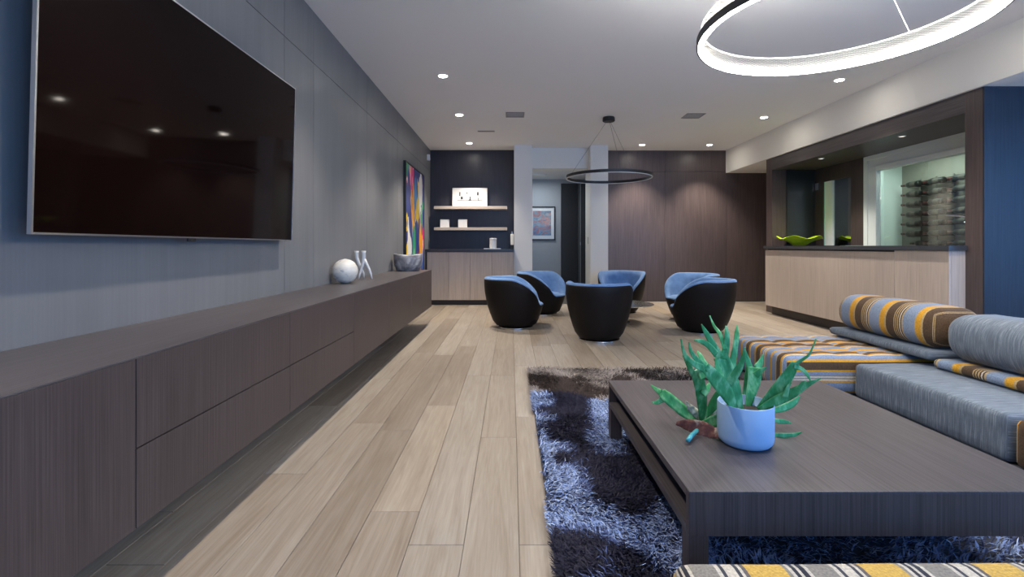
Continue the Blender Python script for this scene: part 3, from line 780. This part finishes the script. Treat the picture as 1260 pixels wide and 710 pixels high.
# ================================================================== COFFEE TABLE
ax0, ax1, ay0, ay1, az0, az1 = .493, 1.558, 1.351, 2.473, .176, .30
FT = .009
t = thing('coffee_table', 'low square dark wood coffee table with open side niche', 'table', (1.02,1.9,FT))
box('tabletop', M['dark_y'], ax0, ax1, ay0, ay1, az1-.004, az1, t, .001)
box('niche_ceiling', M['dark_y'], ax0, ax1-.0245, ay0+.0245, ay1-.0245, az1-.022, az1-.0042, t)
box('front_panel', M['dark_z'], ax0, ax1, ay0, ay0+.024, az0, az1-.0045, t, .001)
box('back_panel', M['dark_z'], ax0, ax1, ay1-.024, ay1, az0, az1-.0045, t, .001)
box('side_panel', M['dark_z'], ax1-.024, ax1, ay0+.0245, ay1-.0245, az0, az1-.0045, t)
box('shelf', M['dark_y'], ax0, ax1-.0245, ay0+.0245, ay1-.0245, az0, az0+.022, t)
box('divider', M['dark_y'], ax0+.30, ax0+.324, ay0+.0245, ay1-.0245, az0+.0225, az1-.0225, t)
for a in (ax0+.0, ax1-.055):
    for b in (ay0+.002, ay1-.057):
        box('leg', M['dark_z'], a, a+.055, b, b+.055, FT, az0-.0005, t)

# ================================================================== MODULAR SOFA
def cushion(name, mt, x0, x1, y0, y1, z0, z1, r, parent, nx=26, ny=26, nz=6, tuft=None, stripe='y', pillow=0, wob=.004, seed=0, wrap=1.0):
    """soft rounded block; UV x runs across the stripes (metres)"""
    wx, wy, wz = x1-x0, y1-y0, z1-z0
    bm = bmesh.new(); ul = bm.loops.layers.uv.new('UVMap')
    vm = {}
    def axis(n, L):   # denser near the rounded ends
        return [.5-.5*math.cos(PI*(.12+.76*i/n))/math.cos(PI*.12) for i in range(n+1)]
    ux, uy, uz = axis(nx,wx), axis(ny,wy), axis(nz,wz)
    def vert(i,j,k):
        if (i,j,k) in vm: return vm[(i,j,k)]
        p = Vector(((ux[i]-.5)*wx,(uy[j]-.5)*wy,(uz[k]-.5)*wz))
        inn = Vector([max(-h+r,min(h-r,c)) for c,h in zip(p,(wx/2,wy/2,wz/2))])
        d = p-inn
        if d.length > 1e-6:
            mxx = max(abs(c) for c in d)
            p = inn+d.normalized()*mxx
        if k == nz:
            a, b = ux[i], uy[j]
            e = min(1, min(a,1-a,b,1-b)/.12)
            if tuft: p.z += .020*e*(abs(math.sin(PI*a*tuft[0])*math.sin(PI*b*tuft[1]))**.45-.45)
            if pillow: p.z += pillow*math.sin(PI*a)*math.sin(PI*b)
        q = Vector((p.x+(x0+x1)/2, p.y+(y0+y1)/2, p.z+(z0+z1)/2))
        nn = noise.noise_vector((q*3.5)+Vector((seed,seed*2,0)))
        q += Vector((nn.x,nn.y,nn.z*(0 if k == 0 else 1)))*wob
        vm[(i,j,k)] = bm.verts.new(q-ORG[parent.name]); return vm[(i,j,k)]
    def face(c, uvs):
        f = bm.faces.new([vert(*q) for q in c]); f.smooth = True
        for lp, uvv in zip(f.loops, uvs): lp[ul].uv = uvv
    def X(i): return x0+ux[i]*wx
    def Y(j): return y0+uy[j]*wy
    def Z(k): return z0+uz[k]*wz
    for i in range(nx):
        for j in range(ny):
            for k, flip in ((0,1),(nz,0)):
                c = [(i,j,k),(i+1,j,k),(i+1,j+1,k),(i,j+1,k)]
                if flip: c.reverse()
                face(c, [((Y(b),X(a)) if stripe == 'y' else (X(a),Y(b))) for a,b,_ in c])
    for i in range(nx):
        for k in range(nz):
            for j, flip in ((0,0),(ny,1)):
                c = [(i,j,k),(i+1,j,k),(i+1,j,k+1),(i,j,k+1)]
                if flip: c.reverse()
                if stripe == 'y': face(c, [((y0-(z1-Z(q))*wrap if j == 0 else y1+(z1-Z(q))*wrap), X(a)) for a,_,q in c])
                else: face(c, [(X(a), Z(q)) for a,_,q in c])
    for j in range(ny):
        for k in range(nz):
            for i, flip in ((0,1),(nx,0)):
                c = [(i,j,k),(i,j+1,k),(i,j+1,k+1),(i,j,k+1)]
                if flip: c.reverse()
                if stripe == 'y': face(c, [(Y(b), Z(q)) for _,b,q in c])
                else: face(c, [((x0-(z1-Z(q)) if i == 0 else x1+(z1-Z(q))), Y(b)) for _,b,q in c])
    bmesh.ops.recalc_face_normals(bm, faces=bm.faces)
    me = bpy.data.meshes.new(name); bm.to_mesh(me); bm.free(); me.materials.append(mt)
    o = bpy.data.objects.new(name, me); COL.objects.link(o); o.parent = parent; ORG[o.name] = ORG[parent.name]
    return o
t = thing('sofa_module', 'tufted ochre and blue striped sofa seat at the far corner', 'sofa', (2.4,3.55,0), 0, 'sofa modules')
cushion('seat_cushion', M['stripe_a'], 1.78, 2.92, 3.16, 3.95,   .012, .265, .05, t, 36, 28, 7, (6,5), 'y')
t = thing('sofa_module', 'grey-blue heathered sofa seat to the right of coffee table', 'sofa', (2.8,2.65,0), 0, 'sofa modules')
cushion('seat_cushion', M['ikat'], 2.20, 3.05, 2.16, 3.14, .012, .232, .03, t, 26, 26, 6, None, 'y', .012, .006, 3)
t = thing('sofa_module', 'brown and ochre sofa seat at the right picture edge', 'sofa', (2.8,1.65,0), 0, 'sofa modules')
cushion('seat_cushion', M['stripe_d'], 2.20, 3.05, 1.15, 2.14, .012, .232, .035, t, 26, 26, 6, None, 'y')
t = thing('sofa_module', 'taupe and ochre striped seat in the bottom foreground', 'sofa', (1.05,.7,0), 0, 'sofa modules')
cushion('seat_cushion', M['stripe_c'], .37, 1.80, .30, 1.15, .04, .25, .04, t, 36, 24, 6, None, 'x')
t = thing('back_bolster', 'striped ochre, brown and blue bolster at sofa corner', 'cushion', (2.78,3.45,.27), 0, 'sofa back bolsters')
cushion('bolster_cushion', M['stripe_b'], 2.58, 2.94, 2.97, 3.92, .336, .60, .12, t, 14, 30, 12, None, 'y', .0, .008, 5, 0)
cushion('base_pad', M['ikat'], 2.55, 2.96, 2.98, 3.93, .279, .334, .028, t, 12, 24, 4, None, 'y', 0, .002, 6)
t = thing('back_bolster', 'plain grey-blue heathered bolster at right picture edge', 'cushion', (2.78,2.45,.24), 0, 'sofa back bolsters')
cushion('bolster_cushion', M['ikat'], 2.58, 2.94, 1.99, 2.955, .305, .585, .12, t, 14, 30, 12, None, 'y', .0, .008, 8, 1)
cushion('base_pad', M['stripe_b'], 2.55, 2.96, 1.98, 2.96, .246, .303, .028, t, 12, 24, 4, None, 'y', 0, .002, 9)

# ================================================================== POTTED STAGHORN FERN AND CUTTING
POT_FRONDS = [[[(0.7966, 1.69, 0.414, 0.0087),(0.776, 1.693, 0.4844, 0.0207),(0.7496, 1.697, 0.5472, 0.0279),(0.7271, 1.7, 0.5982, 0.0263)], [(0.7271, 1.7, 0.5902, 0.016),(0.6965, 1.693, 0.6434, 0.0119),(0.6715, 1.687, 0.6844, 0.0079),(0.6555, 1.68, 0.7108, 0.002)], [(0.7407, 1.7, 0.5862, 0.0136),(0.7532, 1.707, 0.6408, 0.0112),(0.757, 1.713, 0.6757, 0.008),(0.7575, 1.72, 0.6995, 0.0024)], [(0.711, 1.69, 0.6044, 0.0119),(0.6791, 1.68, 0.6382, 0.0103),(0.6492, 1.67, 0.6543, 0.0078),(0.6235, 1.66, 0.6594, 0.0016)], [(0.767, 1.7, 0.5543, 0.0136),(0.7883, 1.717, 0.6227, 0.0097),(0.8008, 1.733, 0.668, 0.0081),(0.811, 1.75, 0.6963, 0.0025)], [(0.7471, 1.7, 0.6182, 0.0088),(0.7357, 1.72, 0.6704, 0.0073),(0.7238, 1.74, 0.6954, 0.0049),(0.7164, 1.76, 0.7293, 0.0012)]],
 [[(0.7607, 1.66, 0.4241, 0.0094),(0.7246, 1.64, 0.4847, 0.0239),(0.6739, 1.62, 0.5439, 0.0243),(0.6355, 1.6, 0.5831, 0.0165)], [(0.637, 1.6, 0.5756, 0.0135),(0.5945, 1.587, 0.5976, 0.0097),(0.5599, 1.573, 0.6304, 0.0066),(0.5427, 1.56, 0.6831, 0.0011)], [(0.6355, 1.6, 0.5794, 0.0113),(0.6015, 1.593, 0.6147, 0.0082),(0.5833, 1.587, 0.6423, 0.006),(0.5757, 1.58, 0.6689, 0.0015)], [(0.6506, 1.6, 0.5718, 0.0105),(0.6348, 1.613, 0.5987, 0.0091),(0.6286, 1.627, 0.6185, 0.0069),(0.626, 1.64, 0.6279, 0.0019)], [(0.7284, 1.64, 0.5154, 0.0146),(0.7546, 1.627, 0.565, 0.013),(0.765, 1.613, 0.6063, 0.0083),(0.7662, 1.6, 0.6485, 0.0023)], [(0.7053, 1.64, 0.5385, 0.0115),(0.698, 1.65, 0.5668, 0.0093),(0.6968, 1.66, 0.6017, 0.0023)]],
 [[(0.8414, 1.74, 0.3973, 0.0082),(0.8611, 1.753, 0.4504, 0.0173),(0.8801, 1.767, 0.5003, 0.0241),(0.8867, 1.78, 0.5385, 0.0251)], [(0.8725, 1.78, 0.5301, 0.0125),(0.8649, 1.785, 0.5624, 0.0092),(0.8589, 1.79, 0.599, 0.0021)], [(0.8951, 1.78, 0.5343, 0.0142),(0.9144, 1.79, 0.5528, 0.0101),(0.9279, 1.8, 0.58, 0.0021)], [(0.8859, 1.77, 0.5119, 0.0125),(0.9041, 1.765, 0.5298, 0.0091),(0.9205, 1.76, 0.5426, 0.0021)]],
 [[(0.8561, 1.69, 0.4156, 0.0087),(0.8925, 1.673, 0.4667, 0.0189),(0.9342, 1.657, 0.5341, 0.0202),(0.9556, 1.64, 0.5886, 0.0131)], [(0.9517, 1.64, 0.577, 0.0085),(0.9767, 1.637, 0.5663, 0.0069),(0.9923, 1.633, 0.548, 0.0058),(1.001, 1.63, 0.5275, 0.0015)], [(0.9556, 1.64, 0.5847, 0.0062),(0.9823, 1.633, 0.6055, 0.0046),(0.9959, 1.627, 0.6223, 0.0038),(1.0131, 1.62, 0.6732, 0.0008)]],
 [[(0.8476, 1.67, 0.4207, 0.0078),(0.8969, 1.652, 0.456, 0.0163),(0.9411, 1.635, 0.4877, 0.0161),(0.9751, 1.618, 0.518, 0.0099),(1.0171, 1.6, 0.5471, 0.0011)], [(0.9153, 1.63, 0.4762, 0.0099),(0.9216, 1.625, 0.5083, 0.0061),(0.931, 1.62, 0.5287, 0.0015)], [(0.9494, 1.61, 0.5088, 0.0083),(0.9578, 1.605, 0.5291, 0.0053),(0.9675, 1.6, 0.538, 0.0011)]],
 [[(0.9474, 1.8, 0.367, 0.0059),(1.0079, 1.81, 0.3789, 0.0127),(1.0519, 1.82, 0.3944, 0.0111),(1.0826, 1.83, 0.417, 0.0026)]],
 [[(0.9484, 1.81, 0.3415, 0.0042),(0.9963, 1.82, 0.3277, 0.0085),(1.0276, 1.83, 0.3207, 0.0077),(1.0574, 1.84, 0.3137, 0.0017)]],
 [[(0.9189, 1.735, 0.311, 0.0049),(0.9633, 1.73, 0.3088, 0.0081),(1.001, 1.725, 0.3132, 0.0065),(1.024, 1.72, 0.3248, 0.0012)]],
 [[(0.8539, 1.79, 0.3973, 0.0059),(0.8639, 1.793, 0.472, 0.0101),(0.8739, 1.797, 0.5301, 0.0093),(0.8798, 1.8, 0.5673, 0.0017)]]]
CUT_LEAVES = [('frond', [[(0.7056, 1.86, 0.3073, 0.0105),(0.6605, 1.873, 0.3438, 0.022),(0.6077, 1.887, 0.388, 0.0221),(0.5852, 1.9, 0.4061, 0.0178)], [(0.5897, 1.9, 0.4017, 0.0134),(0.5674, 1.915, 0.4151, 0.0081),(0.5528, 1.93, 0.4279, 0.0018)], [(0.5941, 1.9, 0.3838, 0.0116),(0.5703, 1.895, 0.3703, 0.0089),(0.5449, 1.89, 0.3701, 0.0022)], [(0.5941, 1.9, 0.3927, 0.0089),(0.587, 1.9, 0.4061, 0.0062),(0.5852, 1.9, 0.4186, 0.0013)]]),('frond', [[(0.7218, 1.85, 0.304, 0.0069),(0.7153, 1.827, 0.3768, 0.018),(0.6968, 1.803, 0.4607, 0.022),(0.6719, 1.78, 0.5218, 0.0217)], [(0.6636, 1.78, 0.5092, 0.0117),(0.6407, 1.77, 0.5493, 0.0083),(0.6198, 1.76, 0.5823, 0.0021)], [(0.6861, 1.78, 0.5009, 0.015),(0.711, 1.79, 0.5066, 0.0101),(0.7336, 1.8, 0.5141, 0.0021)], [(0.7065, 1.8, 0.4279, 0.0127),(0.7312, 1.815, 0.4488, 0.0102),(0.7458, 1.83, 0.4659, 0.0021)]]),('frond', [[(0.7371, 1.86, 0.3204, 0.007),(0.771, 1.853, 0.3767, 0.02),(0.7985, 1.847, 0.4179, 0.0234),(0.8086, 1.84, 0.4458, 0.013)]]),('frond', [[(0.7101, 1.82, 0.3149, 0.0077),(0.7402, 1.81, 0.3228, 0.0195),(0.7699, 1.8, 0.3366, 0.0203)]]),('dry_leaf', [[(0.7196, 1.86, 0.3117, 0.0061),(0.7014, 1.853, 0.3419, 0.0157),(0.6772, 1.847, 0.365, 0.013),(0.66, 1.84, 0.3914, 0.0026)]]),('dry_leaf', [[(0.7301, 1.86, 0.309, 0.0061),(0.765, 1.86, 0.3352, 0.0157),(0.7929, 1.86, 0.3571, 0.0114)]]),('shield', [[(0.6161, 1.82, 0.3149, 0.006),(0.648, 1.79, 0.32, 0.0193),(0.6908, 1.76, 0.3162, 0.0273),(0.7197, 1.73, 0.3129, 0.0187),(0.7311, 1.7, 0.3133, 0.008)]]),('stem', [[(0.6645, 1.745, 0.3169, 0.009),(0.6292, 1.705, 0.3129, 0.0088),(0.6035, 1.665, 0.3137, 0.0078)]])]

def catmull(P, sub=6):
    out = []
    for i in range(len(P)-1):
        p0 = P[max(i-1,0)]; p1 = P[i]; p2 = P[i+1]; p3 = P[min(i+2,len(P)-1)]
        for s in range(sub):
            u = s/sub
            out.append([.5*((2*b)+(-a+c)*u+(2*a-5*b+4*c-d)*u*u+(-a+3*b-3*c+d)*u**3) for a,b,c,d in zip(p0,p1,p2,p3)])
    out.append(list(P[-1])); return out
def frond(name, lobes, mt, parent, wavy=0):
    q = MB()
    for li, lobe in enumerate(lobes):
        pts = catmull(lobe)
        rows_f = []; rows_b = []
        for k, (x,y,z,wd) in enumerate(pts):
            a = Vector(pts[max(k-1,0)][:3]); b = Vector(pts[min(k+1,len(pts)-1)][:3])
            tg = (b-a).normalized()
            side = tg.cross(Vector((0,-1,0.25))).normalized(); nrm = side.cross(tg).normalized()
            c = Vector((x,y,z)); wd = max(wd,.0026); th = .0012+.0018*min(1,wd/.01)
            f = []; g = []
            for u in (-1,-.55,0,.55,1):
                cup = .22*wd*(u*u-.4)
                if wavy: cup += wavy*math.sin(k*1.1+u*2.0)
                e = th*(1-.8*u*u)
                f.append(c+side*(u*wd)+nrm*(cup+e)); g.append(c+side*(u*wd)+nrm*(cup-e))
            rows_f.append(f+list(reversed(g)))
        q.grid(rows_f, True)
        m_ = len(rows_f[0]); n_ = len(q.v)
        q.f.append(tuple(range(n_-m_, n_))); q.f.append(tuple(reversed(range(n_-m_*len(rows_f), n_-m_*len(rows_f)+m_))))
    return q.build(name, mt, parent, smooth=True)
px_, py_, pz_ = .810, 1.687, az1
t = thing('potted_fern', 'green staghorn fern in pale blue pot on coffee table', 'plant', (px_,py_,pz_))
MB().lathe(px_,py_,[(.001,pz_),(.068,pz_),(.078,pz_+.004),(.087,pz_+.014),(.090,pz_+.030),(.090,pz_+.140),(.0885,pz_+.142),(.087,pz_+.140),(.0855,pz_+.105),(.001,pz_+.105)],64,False).build('pot', M['pot'], t, smooth=True, weld=.0006)
MB().lathe(px_,py_,[(.085,pz_+.107),(.06,pz_+.112),(.001,pz_+.114)],32).build('soil', M['soil'], t)
for lobes in POT_FRONDS: frond('frond', lobes, M['leaf'], t)
t = thing('fern_cutting', 'loose fern cutting with dry maroon base lying beside the pot', 'plant', (.73,1.84,az1))
CUT = t
mm = {'frond':M['leaf'],'dry_leaf':M['dry'],'shield':M['shield'],'stem':M['stem']}
for nm, lobes in CUT_LEAVES:
    if nm == 'stem': MB().tube([p[:3] for p in lobes[0]], .0075, 10).build('stem', M['stem'], t, smooth=True)
    else: frond(nm, lobes, mm[nm], t, .003 if nm in ('shield','dry_leaf') else 0)

CUT.location.z += .004
